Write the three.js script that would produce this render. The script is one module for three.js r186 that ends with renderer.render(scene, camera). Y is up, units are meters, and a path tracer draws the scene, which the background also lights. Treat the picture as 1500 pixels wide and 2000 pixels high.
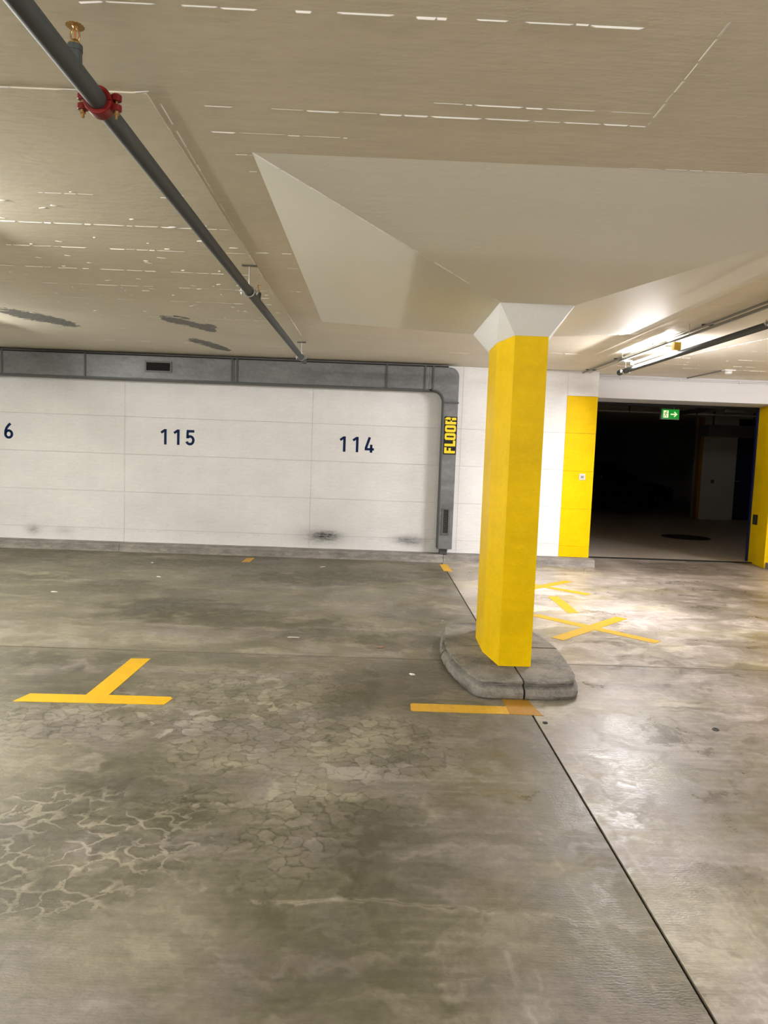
import * as THREE from 'three';
import { RoundedBoxGeometry } from 'three/addons/geometries/RoundedBoxGeometry.js';
import { ConvexGeometry } from 'three/addons/geometries/ConvexGeometry.js';
import { mergeGeometries, mergeVertices, toCreasedNormals } from 'three/addons/utils/BufferGeometryUtils.js';
import { RectAreaLightUniformsLib } from 'three/addons/lights/RectAreaLightUniformsLib.js';

// ------------------------------------------------------------------ camera, light, exposure
const scene = new THREE.Scene();
scene.background = new THREE.Color(0x000000);
const camera = new THREE.PerspectiveCamera(2 * Math.atan(1000 / 1400) * 180 / Math.PI, 1500 / 2000, 0.05, 60);
camera.position.set(0, 1.5, 10);
camera.up.set(-0.0353, 0.9958, -0.0847);
camera.lookAt(new THREE.Vector3(0.0150, 1.5 - 0.0842, 10 - 0.9963));
scene.add(camera);
const renderer = new THREE.WebGLRenderer({ antialias: true });
renderer.toneMapping = THREE.LinearToneMapping;
renderer.toneMappingExposure = 2.72;
renderer.shadowMap.enabled = true;
renderer.shadowMap.type = THREE.PCFSoftShadowMap;
RectAreaLightUniformsLib.init();
const LAMP = 560;                                       // radiance of a tube
const COOL = new THREE.Color(1.0, 0.96, 0.985), WARM = new THREE.Color(1.0, 0.98, 0.915);
// fluorescent rows: x, z, colour (every tube is built further down, at its lamp)
const TUBES = [                                          // ..., brightness (set per tube), side of the rail, spread to the sides
  [2.82, 2.5, COOL, 0.76, -1, 0.6], [2.82, 11.0, COOL, 1.3, -1],
  [-2.8, 6.45, WARM, 0.52, 1], [-2.8, 11.4, WARM, 1.35, 1],
  [-4.5, 2.9, WARM, 0.5, 1], [-6.2, 9.0, WARM, 0.6, 1],
  [7.2, 3.13, COOL, 0.8, 1],  // added lamp out of view, brightens the right floor and the hall
];

// ------------------------------------------------------------------ helpers
let seed = 7;
const rnd = () => { seed = (seed * 1664525 + 1013904223) >>> 0; return seed / 4294967296; };
const rr = (a, b) => a + (b - a) * rnd();
const names = {};
function numbered(n) { const k = (names[n] = (names[n] ?? -1) + 1); return k ? `${n}_${String(k).padStart(3, '0')}` : n; }
function group(name, x = 0, y = 0, z = 0, parent = scene) {
  const g = new THREE.Group(); g.name = parent === scene ? numbered(name) : name; g.position.set(x, y, z); parent.add(g); return g;
}
function obj(name, geo, mat, parent = scene) {
  const g = Array.isArray(geo) ? merge(geo) : geo;
  const m = new THREE.Mesh(g, mat); m.name = parent === scene ? numbered(name) : name;
  m.castShadow = m.receiveShadow = true; parent.add(m); return m;
}
function merge(list) {
  return mergeGeometries(list.map((g) => {
    const q = g.index ? g.toNonIndexed() : g;
    for (const k of Object.keys(q.attributes)) if (!['position', 'normal', 'uv'].includes(k)) q.deleteAttribute(k);
    if (!q.attributes.uv) q.setAttribute('uv', new THREE.BufferAttribute(new Float32Array(q.attributes.position.count * 2), 2));
    return q;
  }));
}
function tag(o, label, category, grp) { o.userData.label = label; o.userData.category = category; if (grp) o.userData.group = grp; return o; }
function struct(o) { o.userData.kind = 'structure'; return o; }
// uv in metres from the dominant face direction
function uvm(geo, s = 1, ox = 0, oy = 0) {
  const g = geo.index ? geo.toNonIndexed() : geo; g.computeVertexNormals();
  const p = g.attributes.position, n = g.attributes.normal, uv = new Float32Array(p.count * 2);
  for (let i = 0; i < p.count; i++) {
    const ax = Math.abs(n.getX(i)), ay = Math.abs(n.getY(i)), az = Math.abs(n.getZ(i));
    let u, v;
    if (ay >= ax && ay >= az) { u = p.getX(i); v = p.getZ(i); } else if (ax >= az) { u = p.getZ(i); v = p.getY(i); } else { u = p.getX(i); v = p.getY(i); }
    uv[2 * i] = (u + ox) * s; uv[2 * i + 1] = (v + oy) * s;
  }
  g.setAttribute('uv', new THREE.BufferAttribute(uv, 2)); return g;
}
function box(x0, x1, y0, y1, z0, z1) { const g = new THREE.BoxGeometry(x1 - x0, y1 - y0, z1 - z0); g.translate((x0 + x1) / 2, (y0 + y1) / 2, (z0 + z1) / 2); return uvm(g); }
function rbox(x0, x1, y0, y1, z0, z1, r = 0.004, seg = 2) {
  const g = new RoundedBoxGeometry(x1 - x0, y1 - y0, z1 - z0, seg, r); g.translate((x0 + x1) / 2, (y0 + y1) / 2, (z0 + z1) / 2); return g;
}
const V = (x, y, z) => new THREE.Vector3(x, y, z);
function rod(a, b, r, seg = 16, r2 = r) {
  const d = b.clone().sub(a), g = new THREE.CylinderGeometry(r2, r, d.length(), seg);
  g.applyQuaternion(new THREE.Quaternion().setFromUnitVectors(V(0, 1, 0), d.clone().normalize()));
  g.translate((a.x + b.x) / 2, (a.y + b.y) / 2, (a.z + b.z) / 2); return g;
}
// stroke of constant width along a polyline, as a Shape (butt ends)
function stroke(pts, w) {
  const L = [], Rr = [];
  for (let i = 0; i < pts.length; i++) {
    const a = pts[Math.max(0, i - 1)], b = pts[Math.min(pts.length - 1, i + 1)];
    let dx = b[0] - a[0], dy = b[1] - a[1]; const l = Math.hypot(dx, dy); dx /= l; dy /= l;
    let k = 1;
    if (i > 0 && i < pts.length - 1) { const e = Math.hypot(pts[i][0] - a[0], pts[i][1] - a[1]); k = 1 / Math.max(0.5, ((pts[i][0] - a[0]) * dx + (pts[i][1] - a[1]) * dy) / e); }
    L.push(new THREE.Vector2(pts[i][0] - dy * w / 2 * k, pts[i][1] + dx * w / 2 * k));
    Rr.push(new THREE.Vector2(pts[i][0] + dy * w / 2 * k, pts[i][1] - dx * w / 2 * k));
  }
  return new THREE.Shape([...L, ...Rr.reverse()]);
}
function arc(cx, cy, rx, ry, a0, a1, n = 14) { const o = []; for (let i = 0; i <= n; i++) { const a = (a0 + (a1 - a0) * i / n) * Math.PI / 180; o.push([cx + rx * Math.cos(a), cy + ry * Math.sin(a)]); } return o; }

// ------------------------------------------------------------------ noise
const NS = 512;
function makeNoise(s0, oct, base) {                                     // tiling gradient noise
  const out = new Float32Array(NS * NS); let amp = 1, s = s0;
  const r = () => { s = (s * 1664525 + 1013904223) >>> 0; return s / 4294967296; };
  for (let o = 0, f = base; o < oct; o++, f *= 2) {
    const gx = new Float32Array(f * f), gy = new Float32Array(f * f); for (let i = 0; i < f * f; i++) { const a = r() * 6.2832; gx[i] = Math.cos(a); gy[i] = Math.sin(a); }
    const jx = r(), jy = r();
    for (let y = 0; y < NS; y++) {
      const fy = y * f / NS + jy, y0 = Math.floor(fy), ty = fy - y0, sy = ty * ty * ty * (ty * (ty * 6 - 15) + 10), ra = (y0 % f) * f, rb = ((y0 + 1) % f) * f;
      for (let x = 0; x < NS; x++) {
        const fx = x * f / NS + jx, x0 = Math.floor(fx), tx = fx - x0, sx = tx * tx * tx * (tx * (tx * 6 - 15) + 10), xa = x0 % f, xb = (x0 + 1) % f;
        const a = gx[ra + xa] * tx + gy[ra + xa] * ty, b = gx[ra + xb] * (tx - 1) + gy[ra + xb] * ty, c = gx[rb + xa] * tx + gy[rb + xa] * (ty - 1), d = gx[rb + xb] * (tx - 1) + gy[rb + xb] * (ty - 1);
        const p = a + (b - a) * sx, q = c + (d - c) * sx; out[y * NS + x] += amp * (p + (q - p) * sy);
      }
    }
    amp *= 0.6;
  }
  let m = 0; for (let i = 0; i < out.length; i++) m += out[i]; m /= out.length;
  let v = 0; for (let i = 0; i < out.length; i++) v += (out[i] - m) ** 2; v = Math.sqrt(v / out.length);
  for (let i = 0; i < out.length; i++) out[i] = (out[i] - m) / v;       // zero mean, unit deviation
  return out;
}
const N1 = makeNoise(11, 7, 4), N2 = makeNoise(23, 7, 4), N3 = makeNoise(37, 6, 8), N0 = makeNoise(53, 2, 4);
function nz(T, u, v) {                                                 // u, v in tiles
  let x = u * NS, y = v * NS; const x0 = Math.floor(x), y0 = Math.floor(y); x -= x0; y -= y0;
  const xa = x0 & 511, ya = (y0 & 511) << 9, xb = (x0 + 1) & 511, yb = ((y0 + 1) & 511) << 9;
  const a = T[ya + xa] + (T[ya + xb] - T[ya + xa]) * x, b = T[yb + xa] + (T[yb + xb] - T[yb + xa]) * x;
  return a + (b - a) * y;
}
const sm = (a, b, x) => { x = (x - a) / (b - a); x = x < 0 ? 0 : x > 1 ? 1 : x; return x * x * (3 - 2 * x); };
const toS = (x) => { x = x < 0 ? 0 : x > 1 ? 1 : x; return 255 * (x <= 0.0031308 ? 12.92 * x : 1.055 * Math.pow(x, 1 / 2.4) - 0.055); };
const SRGB = new Uint8Array(4097); for (let i = 0; i <= 4096; i++) SRGB[i] = Math.round(toS(i / 4096));
const enc = (x) => SRGB[x <= 0 ? 0 : x >= 1 ? 4096 : (x * 4096) | 0];
function dataTex(W, H, data, srgb, wrap = THREE.MirroredRepeatWrapping) {
  const t = new THREE.DataTexture(data, W, H); t.magFilter = THREE.LinearFilter; t.minFilter = THREE.LinearMipmapLinearFilter; t.generateMipmaps = true;
  t.wrapS = t.wrapT = wrap; if (srgb) t.colorSpace = THREE.SRGBColorSpace; t.needsUpdate = true; return t;
}
function cells(x, y) {                                                 // distance to the nearest cell border, and a cell value
  const ix = Math.floor(x), iy = Math.floor(y); let d1 = 9, d2 = 9, id = 0;
  for (let j = -1; j <= 1; j++) for (let i = -1; i <= 1; i++) {
    let h = Math.imul(ix + i, 374761393) ^ Math.imul(iy + j, 668265263); h = Math.imul(h ^ (h >>> 13), 1274126177); h ^= h >>> 16;
    const px = ix + i + (h & 1023) / 1023, py = iy + j + ((h >>> 10) & 1023) / 1023, d = Math.hypot(px - x, py - y);
    if (d < d1) { d2 = d1; d1 = d; id = ((h >>> 20) & 255) / 255; } else if (d < d2) d2 = d;
  }
  CELL[0] = d2 - d1; CELL[1] = id;
}
const CELL = [0, 0];
function segDist(x, z, pts) {
  let best = 9;
  for (let i = 1; i < pts.length; i++) {
    const ax = pts[i - 1][0], az = pts[i - 1][1], dx = pts[i][0] - ax, dz = pts[i][1] - az;
    let t = ((x - ax) * dx + (z - az) * dz) / (dx * dx + dz * dz); t = t < 0 ? 0 : t > 1 ? 1 : t;
    const d = Math.hypot(x - ax - dx * t, z - az - dz * t); if (d < best) best = d;
  }
  return best;
}

const FX = 0.97, FZ = 4.89, FZ2 = 0.59;                                // joints of the floor slab
// ------------------------------------------------------------------ floor material: stains, crazing, cracks, scuffs, with some painted light and shade
// stains, and painted shade of the right pipe: x, z, radius x, radius z, strength (positive is darker), softness
const STAINS_SHADE = [
  [0.03, 7.2, 0.17, 0.13, 0.6], [-0.05, 7.45, 0.12, 0.1, 0.5], [-0.59, 7.14, 0.14, 0.07, 0.5], [-0.15, 8.1, 0.2, 0.35, 0.1], [0.1, 7.55, 0.24, 0.16, 0.2],
  [-0.53, 1.75, 0.75, 0.4, 0.8], [0.1, 1.6, 0.3, 0.5, 0.4], [0.8, 1.2, 0.3, 0.3, 0.35], [-2.2, 0.9, 0.5, 0.3, 0.6], [-3.3, 0.8, 0.9, 0.35, 0.6], [-4.6, 0.9, 0.6, 0.5, 0.7], [-2.6, 2.6, 0.5, 0.3, 0.55],
  [-3.9, 2.2, 0.6, 0.3, 0.5], [-1.9, 3.5, 0.55, 0.35, 0.8], [-1.0, 3.9, 0.7, 0.3, 0.6], [-0.25, 4.3, 0.45, 0.2, 0.55], [0.4, 3.3, 0.3, 0.4, 0.45], [0.25, 4.5, 0.25, 0.3, 0.45],
  [-2.3, 5.2, 0.5, 0.18, 0.5], [-0.1, 5.75, 0.16, 0.6, 0.55], [0.35, 6.0, 0.14, 0.35, 0.45], [-1.0, 6.85, 0.45, 0.14, 0.45], [0.3, 6.6, 0.2, 0.2, 0.4], [-0.75, 5.95, 0.08, 0.4, 0.35],
  [3.7, 3.1, 0.5, 0.4, 0.4], [4.3, 1.7, 0.6, 0.5, 0.3], [2.6, 5.9, 0.4, 0.25, 0.45], [3.4, 4.2, 0.4, 0.3, 0.4], [2.2, 6.6, 0.2, 0.4, 0.25],  // the rightmost ones paint in shade cast by the sprinkler pipe
  [0.75, 6.5, 0.16, 0.2, 0.3], [0.5, 7.9, 0.2, 0.14, 0.15], [-1.3, 7.7, 0.3, 0.2, 0.3],
];
const PALE = [ // pale worn areas, and lamp light painted into the right slabs: x, z, rx, rz, amount
  [-1.6, 6.35, 0.75, 0.35, 0.5], [-1.05, 5.7, 0.42, 0.42, 0.8], [-0.45, 5.6, 0.28, 0.38, 0.75], [-0.5, 6.4, 0.45, 0.5, 0.6], [0.1, 6.35, 0.3, 0.5, 0.45], [-2.2, 4.6, 0.9, 0.3, 0.45], [-0.1, 2.9, 0.5, 0.5, 0.5],
  [-1.0, 2.6, 0.6, 0.35, 0.4], [-3.2, 3.2, 0.9, 0.6, 0.4], [1.5, 6.6, 0.4, 0.6, 0.6], [1.25, 7.4, 0.3, 0.3, 0.35], [2.6, 3.2, 0.9, 0.6, 0.5], [2.2, 2.1, 1.0, 0.7, 0.5], [3.6, 1.2, 1.6, 0.3, 0.45], [4.2, 0.5, 1.6, 0.4, 0.3], [-0.75, 8.0, 0.35, 0.3, 0.5], [-0.3, 7.1, 0.2, 0.35, 0.35], [0.8, 7.2, 0.2, 0.4, 0.3],
];
const CRAZE = [ // fine map cracking: x, z, radius x, radius z
  [-1.0, 5.75, 0.5, 0.45], [-0.42, 5.65, 0.34, 0.42], [-0.52, 6.45, 0.5, 0.55], [-1.55, 6.2, 0.55, 0.35], [0.1, 6.45, 0.32, 0.55], [-0.3, 7.2, 0.25, 0.4], [0.1, 4.1, 0.35, 0.3],
];
const CRACK = [[-0.35, 7.75], [-0.22, 7.735], [-0.022, 7.709], [0.1, 7.72], [0.269, 7.738], [0.36, 7.752], [0.417, 7.771], [0.46, 7.755], [0.522, 7.752], [0.64, 7.775], [0.762, 7.804], [0.955, 7.826]];
const SCRATCH = [
  [[0.70, 7.2], [0.79, 7.95]], [[0.52, 8.0], [0.545, 8.3]], [[0.82, 7.85], [0.86, 8.15]], [[0.45, 7.95], [0.47, 8.3]], [[0.93, 6.5], [0.99, 7.3]], [[0.88, 6.4], [0.94, 6.95]], [[1.05, 6.3], [1.08, 6.9]], [[1.55, 4.95], [1.92, 5.35]], [[1.62, 4.98], [1.85, 5.4]], [[1.0, 7.2], [1.05, 7.6]],
];
function floorTex(x0, x1, z0, z1, W, H, slabTone) {               // pour: how pale this slab is, lamp light on the right included

  const c = new Uint8Array(W * H * 4), RW = W >> 1, RH = H >> 1, r = new Uint8Array(RW * RH * 4);
  const inBox = (s, m = 2.2) => s[0] + s[2] * m > x0 && s[0] - s[2] * m < x1 && s[1] + s[3] * m > z0 && s[1] - s[3] * m < z1;
  const st = STAINS_SHADE.filter((s) => inBox(s)), pl = PALE.filter((s) => inBox(s)), cz = CRAZE.filter((s) => inBox(s)), hasW = x0 < -0.6 && z1 > 7, scr = SCRATCH;
  for (let j = 0; j < H; j++) for (let i = 0; i < W; i++) {
    const x = x0 + (x1 - x0) * (i + 0.5) / W, z = z0 + (z1 - z0) * (j + 0.5) / H;
    const wx = 0.06 * nz(N2, x / 1.7 + 0.2, z / 1.7), wz = 0.06 * nz(N1, x / 1.5, z / 1.6 + 0.3), big = nz(N1, (x + 0.3 * z) / 5.1, (z - 0.3 * x) / 5.1), mid = nz(N2, (x + wx + 0.2 * z) / 2.6 + 0.3, (z + wz - 0.2 * x) / 2.9), fine = nz(N3, (x + wx) / 0.62, (z + wz) / 0.66), grain = nz(N2, (x - 0.4 * z) / 0.13, (z + 0.4 * x) / 0.13);
    const sw = nz(N0, x / 0.42, z / 0.42), sw2 = nz(N0, x / 0.42 + 0.53, z / 0.42 + 0.31), soft = nz(N0, x / 0.9 + 0.2, z / 0.9 + 0.7), hair = nz(N2, x / 1.3 + 0.1 * z, z / 0.11), str = nz(N1, x / 2.6 + z * 0.07, (z + wz) / 0.75 + 0.04 * x), wisp = nz(N3, (x + wx) / 2.3 - 0.06 * z, (z + wz) / 1.05 + 0.4);
    let dark = 0, pale = 0;
    for (const s of st) { const q = ((x - s[0]) / s[2]) ** 2 + ((z - s[1]) / s[3]) ** 2; if (q < 5) dark += s[4] * sm(1.9, 0.35, q + 0.3 * mid + 0.3 * soft + 0.2 * wisp + 0.08 * fine); }
    for (const s of pl) { const q = ((x - s[0]) / s[2]) ** 2 + ((z - s[1]) / s[3]) ** 2; if (q < 5) pale += s[4] * sm(2.0, 0.2, q + 0.45 * mid + 0.3 * wisp + 0.12 * fine); }
    dark = Math.min(dark, 1.1) * (1 + 0.13 * fine + 0.1 * hair); pale = Math.min(pale, 0.9);
    let v = 0.5 + 0.1 * big + 0.085 * mid + 0.05 * str + 0.045 * wisp + 0.03 * fine + 0.028 * grain + 0.035 * hair + 0.3 * pale - 0.36 * dark;
    v += 0.08 * sm(0.2, 1.9, wisp + 0.5 * str + 0.3 * big) - 0.07 * sm(0.4, 2.2, mid - 0.4 * str);
    let rough = (x > FX ? 0.41 : 0.49) + 0.04 * mid + 0.03 * fine + 0.03 * str - 0.06 * pale + 0.05 * dark;
    let cr = 0;
    for (const s of cz) {
      const q = ((x - s[0]) / s[2]) ** 2 + ((z - s[1]) / s[3]) ** 2; if (q > 2.2) continue;
      const k = sm(1.5, 0.3, q + 0.35 * wisp + 0.25 * mid + 0.3 * soft); if (k < 0.02) continue;
      cells(x * 12.5 + 0.13 * sw + 0.04 * fine, z * 12 + 0.13 * sw2 + 0.04 * fine);
      cr = Math.max(cr, k * sm(0.15, 0.03, CELL[0] + 0.025 * grain)); v += k * (0.26 * (CELL[1] - 0.25) + 0.10);
    }
    v -= 0.34 * cr;
    if (hasW) {                                                        // pale filler in the wide cracks of the corner
      const q = ((x + 1.25) / 0.6) ** 2 + ((z - 7.45) / 0.42) ** 2;
      if (q < 3) {
        cells(x * 9 + 0.12 * sw + 0.05 * fine, z * 10 + 0.12 * sw2 + 0.05 * fine);
        const k = sm(1.7, 0.6, q + 0.25 * mid + 0.25 * wisp), w = sm(0.17 + 0.035 * fine, 0.06, CELL[0]) * k * sm(-1.6, -0.2, soft + 0.4 * sw);
        v -= 0.1 * k * (1 - w); v += 0.46 * w; v -= 0.1 * k * sm(0.05, 0.0, Math.abs(CELL[0] - 0.2));
      }
    }
    if (z > 7.5 && z < 8.1 && x > -0.5) {
      const d = segDist(x + 0.008 * sw, z + 0.009 * sw2 + 0.0015 * fine, CRACK), k = sm(-1.7, -0.2, soft + 0.4 * fine);
      v += 0.5 * k * sm(0.024, 0.005, d + 0.002 * fine) * (0.4 + 0.6 * sm(0.5, -0.3, x)); if (d < 0.003) v -= 0.3 * sm(-0.6, 0.4, sw + 0.2);
    }
    for (const s of scr) if (Math.abs(x - s[0][0]) < 0.5 && z > s[0][1] - 0.1 && z < s[1][1] + 0.1) { const d = segDist(x + 0.005 * sw, z, s); if (d < 0.03) v += 0.2 * sm(0.014, 0.002, d) * sm(-0.9, 0.9, fine * 0.5 + 0.6 * soft); }
    // tyre dirt dragged along the bays near the wall
    if (z < 3.6) { const t = nz(N2, (x + 0.75 * z) / 2.2, (z - 0.75 * x) / 0.42), m = sm(3.6, 1.0, z) * (x < 1 ? 1 : 0.45); v -= 0.13 * m * sm(0.0, 1.6, t + 0.4 * mid); v -= 0.05 * m; }
    // colour: dark damp concrete is olive brown, worn concrete a neutral grey
    const ol = sm(-0.8, 1.2, nz(N1, x / 2.3 + 0.4, z / 2.0 + 0.1) - (x - 0.9) * 0.45), t = v < 0 ? 0 : v > 1.25 ? 1.25 : v;
    const o = (j * W + i) * 4, b = slabTone * (0.105 + 0.30 * t * (0.45 + 0.55 * t));
    c[o] = enc(b * 1.02); c[o + 1] = enc(b * (0.885 + 0.015 * (ol - 0.5) + 0.03 * t)); c[o + 2] = enc(b * (0.58 - 0.10 * ol + 0.2 * (t > 0.9 ? 0.9 : t) + (x > FX ? 0.06 : 0))); c[o + 3] = 255;
    if (!(i & 1) && !(j & 1)) { const p = ((j >> 1) * RW + (i >> 1)) * 4; r[p] = r[p + 2] = 0; r[p + 1] = Math.max(60, Math.min(250, 255 * rough)); r[p + 3] = 255; }
  }
  return { map: dataTex(W, H, c, true), rough: dataTex(RW, RH, r, false) };
}
// a tile of fine grain, used as relief
function grainTex(S, f) { const d = new Uint8Array(S * S * 4); for (let j = 0; j < S; j++) for (let i = 0; i < S; i++) { const v = Math.max(0, Math.min(255, 128 + 42 * f(i / S, j / S))), o = (j * S + i) * 4; d[o] = d[o + 1] = d[o + 2] = v; d[o + 3] = 255; } return dataTex(S, S, d, false, THREE.RepeatWrapping); }
const reliefFloor = grainTex(512, (u, v) => 0.5 * nz(N3, u * 5, v * 9) + 0.8 * nz(N2, u * 3, v * 16));
const reliefPaint = grainTex(512, (u, v) => 0.5 * nz(N3, u * 2, v * 2) + 0.5 * nz(N2, u, v * 4));
function rep(t, u, v = u) { const c = t.clone(); c.repeat.set(u, v); c.needsUpdate = true; return c; }

function floorMat(x0, x1, z0, z1, W, H, slabTone) {
  const t = floorTex(x0, x1, z0, z1, W, H, slabTone), k = [1 / (x1 - x0), 1 / (z1 - z0)];
  for (const q of [t.map, t.rough]) { q.repeat.set(k[0], k[1]); q.offset.set(-x0 * k[0], -z0 * k[1]); }
  return new THREE.MeshStandardMaterial({ map: t.map, roughnessMap: t.rough, roughness: 1, bumpMap: rep(reliefFloor, 2.3), bumpScale: 0.0007 });
}
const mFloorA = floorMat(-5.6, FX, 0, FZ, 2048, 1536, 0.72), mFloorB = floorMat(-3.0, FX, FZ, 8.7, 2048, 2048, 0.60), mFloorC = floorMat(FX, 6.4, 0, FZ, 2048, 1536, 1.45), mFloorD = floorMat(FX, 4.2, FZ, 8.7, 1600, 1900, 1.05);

const mFloorHall = new THREE.MeshStandardMaterial({ color: new THREE.Color().setRGB(0.60, 0.535, 0.455), roughness: 0.62, bumpMap: rep(reliefFloor, 1.3), bumpScale: 0.001 });

// ------------------------------------------------------------------ plain materials
const std = (o) => new THREE.MeshStandardMaterial(o);
const phy = (o) => new THREE.MeshPhysicalMaterial(o);
const lin = (r, g, b) => new THREE.Color().setRGB(r, g, b);
function paintTex(W, H, x0, x1, y0, y1, f) {                            // map over a rectangle in metres
  const c = new Uint8Array(W * H * 4), out = [0, 0, 0];
  for (let j = 0; j < H; j++) for (let i = 0; i < W; i++) { f(x0 + (x1 - x0) * (i + 0.5) / W, y0 + (y1 - y0) * (j + 0.5) / H, out); const o = (j * W + i) * 4; c[o] = enc(out[0]); c[o + 1] = enc(out[1]); c[o + 2] = enc(out[2]); c[o + 3] = 255; }
  const t = dataTex(W, H, c, true), k = [1 / (x1 - x0), 1 / (y1 - y0)]; t.repeat.set(k[0], k[1]); t.offset.set(-x0 * k[0], -y0 * k[1]); return t;
}
const wallAlb = [0.79, 0.79, 0.78];
function wallPaint(x, y, out) {
  const g = nz(N2, x / 0.3, y / 0.12), m = nz(N1, x / 2.6, y / 2.1), w = nz(N3, x / 0.5, y / 0.05);
  let k = 1 + 0.012 * g + 0.02 * m + 0.008 * w;
  const pit = nz(N3, x / 0.42 + 0.3, y / 0.2); k *= 1 - 0.3 * sm(2.5, 3.0, pit);
  if (y < 0.9) k *= 1 - 0.16 * sm(1.5, 2.7, nz(N2, x / 0.8, y / 0.16 + 0.3)) * sm(0.9, 0.1, y);   // splashed dirt low on the wall
  for (const s of SOOT) { const q = ((x - s[0]) / s[2]) ** 2 + ((y - s[1]) / s[3]) ** 2; if (q < 6) k *= 1 - s[4] * Math.exp(-1.1 * q) * (1 + 0.16 * g); }
  out[0] = wallAlb[0] * k; out[1] = wallAlb[1] * k; out[2] = wallAlb[2] * k;
}
// exhaust soot left by parked cars: x, y, radius x, radius y, strength
const SOOT = [[-0.66, 0.29, 0.19, 0.06, 0.92], [-0.72, 0.27, 0.35, 0.13, 0.4], [0.47, 0.27, 0.2, 0.06, 0.6], [0.6, 0.25, 0.14, 0.08, 0.35], [-4.73, 0.24, 0.1, 0.07, 0.45], [-4.3, 0.24, 0.14, 0.06, 0.2], [-2.2, 0.35, 0.5, 0.15, 0.06]];
const mWall = std({ map: paintTex(2048, 700, -5.6, 3.1, 0, 2.72, wallPaint), roughness: 0.62, bumpMap: rep(reliefPaint, 1.4, 2.6), bumpScale: 0.0022 });
const yel = [0.83, 0.545, 0.0];
const yellowPaint = (x, y, out) => {
  const g = nz(N2, x / 0.33, y / 0.2), m = nz(N1, x / 1.3, y / 1.1), c = nz(N3, x / 0.3 + 0.7, y / 0.37); let k = 1 + 0.015 * g + 0.025 * m; k *= 1 - 0.6 * sm(2.75, 3.1, c);
  out[0] = yel[0] * k; out[1] = yel[1] * k; out[2] = yel[2];
};
const mYellow = phy({ specularIntensity: 0.25, map: paintTex(512, 1024, 0, 1.25, 0, 2.5, yellowPaint), roughness: 0.42, bumpMap: rep(reliefPaint, 2.2, 2.2), bumpScale: 0.0016 });
const CEIL = 2.705;
const PEEL = [ // paint flaked off the ceiling: strips of [x, z] and a width
  [[[-3.5, 2.82], [-3.38, 2.7], [-3.27, 2.48]], 0.13], [[[-3.62, 2.92], [-3.5, 2.84]], 0.035], [[[-2.04, 2.88], [-1.9, 2.7], [-1.78, 2.38]], 0.078], [[[-1.84, 2.55], [-1.71, 2.58]], 0.055], [[[-1.93, 3.06], [-1.85, 2.98]], 0.025],
  [[[-2.13, 1.42], [-2.05, 1.25], [-1.97, 0.95]], 0.095], [[[-1.97, 0.95], [-1.92, 0.78]], 0.05],
];
const ceilPaint = (x, z, out) => {
  const g = nz(N2, x / 0.5, z / 0.2), m = nz(N1, x / 3.3, z / 2.7), w = nz(N3, x / 1.7, z / 0.13), f = nz(N3, x / 0.31, z / 0.26);
  let k = 1 + 0.012 * g + 0.02 * m + 0.012 * w, peel = 0;
  if (z < 3.2 && x < -1) for (const [p, w] of PEEL) { if (Math.abs(x - p[0][0]) > 0.8 || Math.abs(z - p[0][1]) > 1.3) continue; const q = segDist(x, z * 0.42, p.map((v) => [v[0], v[1] * 0.42])) / w + 0.10 * f + 0.09 * g; peel = Math.max(peel, sm(1.04, 0.94, q)); }
  out[0] = 0.72 * k; out[1] = 0.665 * k; out[2] = 0.545 * k;
  if (peel > 0) { const d = 0.17 + 0.02 * f; out[0] += (d - out[0]) * peel; out[1] += (d * 0.96 - out[1]) * peel; out[2] += (d * 0.86 - out[2]) * peel; }
};
const mCeil = std({ map: paintTex(2048, 1536, -5.6, 6.0, 0, 9, ceilPaint), roughness: 0.6, bumpMap: rep(reliefPaint, 0.7, 1.6), bumpScale: 0.0016 });
const mDrop = std({ color: lin(0.77, 0.755, 0.67), roughness: 0.6, bumpMap: rep(reliefPaint, 0.9, 1.5), bumpScale: 0.0012 });
const mFin = std({ color: lin(0.80, 0.775, 0.72), roughness: 0.5 });
const mPlainWall = std({ color: lin(0.77, 0.765, 0.765), roughness: 0.65, bumpMap: rep(reliefPaint, 1.2, 2), bumpScale: 0.002 });
const mKerb = std({ map: paintTex(1024, 256, 0, 4, 0, 0.8, (x, y, out) => {
  const g = nz(N2, x / 0.9, y / 0.16), m = nz(N1, x / 1.6, y / 0.7), f = nz(N3, x / 0.2, y / 0.07); const v = 0.27 + 0.03 * g + 0.035 * m + 0.02 * f - 0.1 * sm(1.0, 2.2, g + 0.6 * m) + 0.09 * sm(0.9, 2, m - 0.5 * f);
  out[0] = v * 1.02; out[1] = v * 0.96; out[2] = v * 0.86;
}), roughness: 0.8, bumpMap: rep(reliefFloor, 3), bumpScale: 0.006 });
const mPlinth = std({ map: paintTex(1024, 1024, 0, 2, 0, 2, (x, y, out) => {
  const g = nz(N2, x / 0.5, y / 0.5), m = nz(N1, x / 1.1, y / 1.1), f = nz(N3, x / 0.13, y / 0.13); const v = 0.19 + 0.018 * g + 0.022 * m + 0.014 * f - 0.05 * sm(0.6, 1.9, g - m);
  out[0] = v * 1.02; out[1] = v * 0.955; out[2] = v * 0.83;
}), roughness: 0.75, bumpMap: rep(reliefFloor, 3), bumpScale: 0.0012 });
const mSteelGrey = std({ color: lin(0.048, 0.056, 0.055), roughness: 0.58, metalness: 0.15 });
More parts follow.
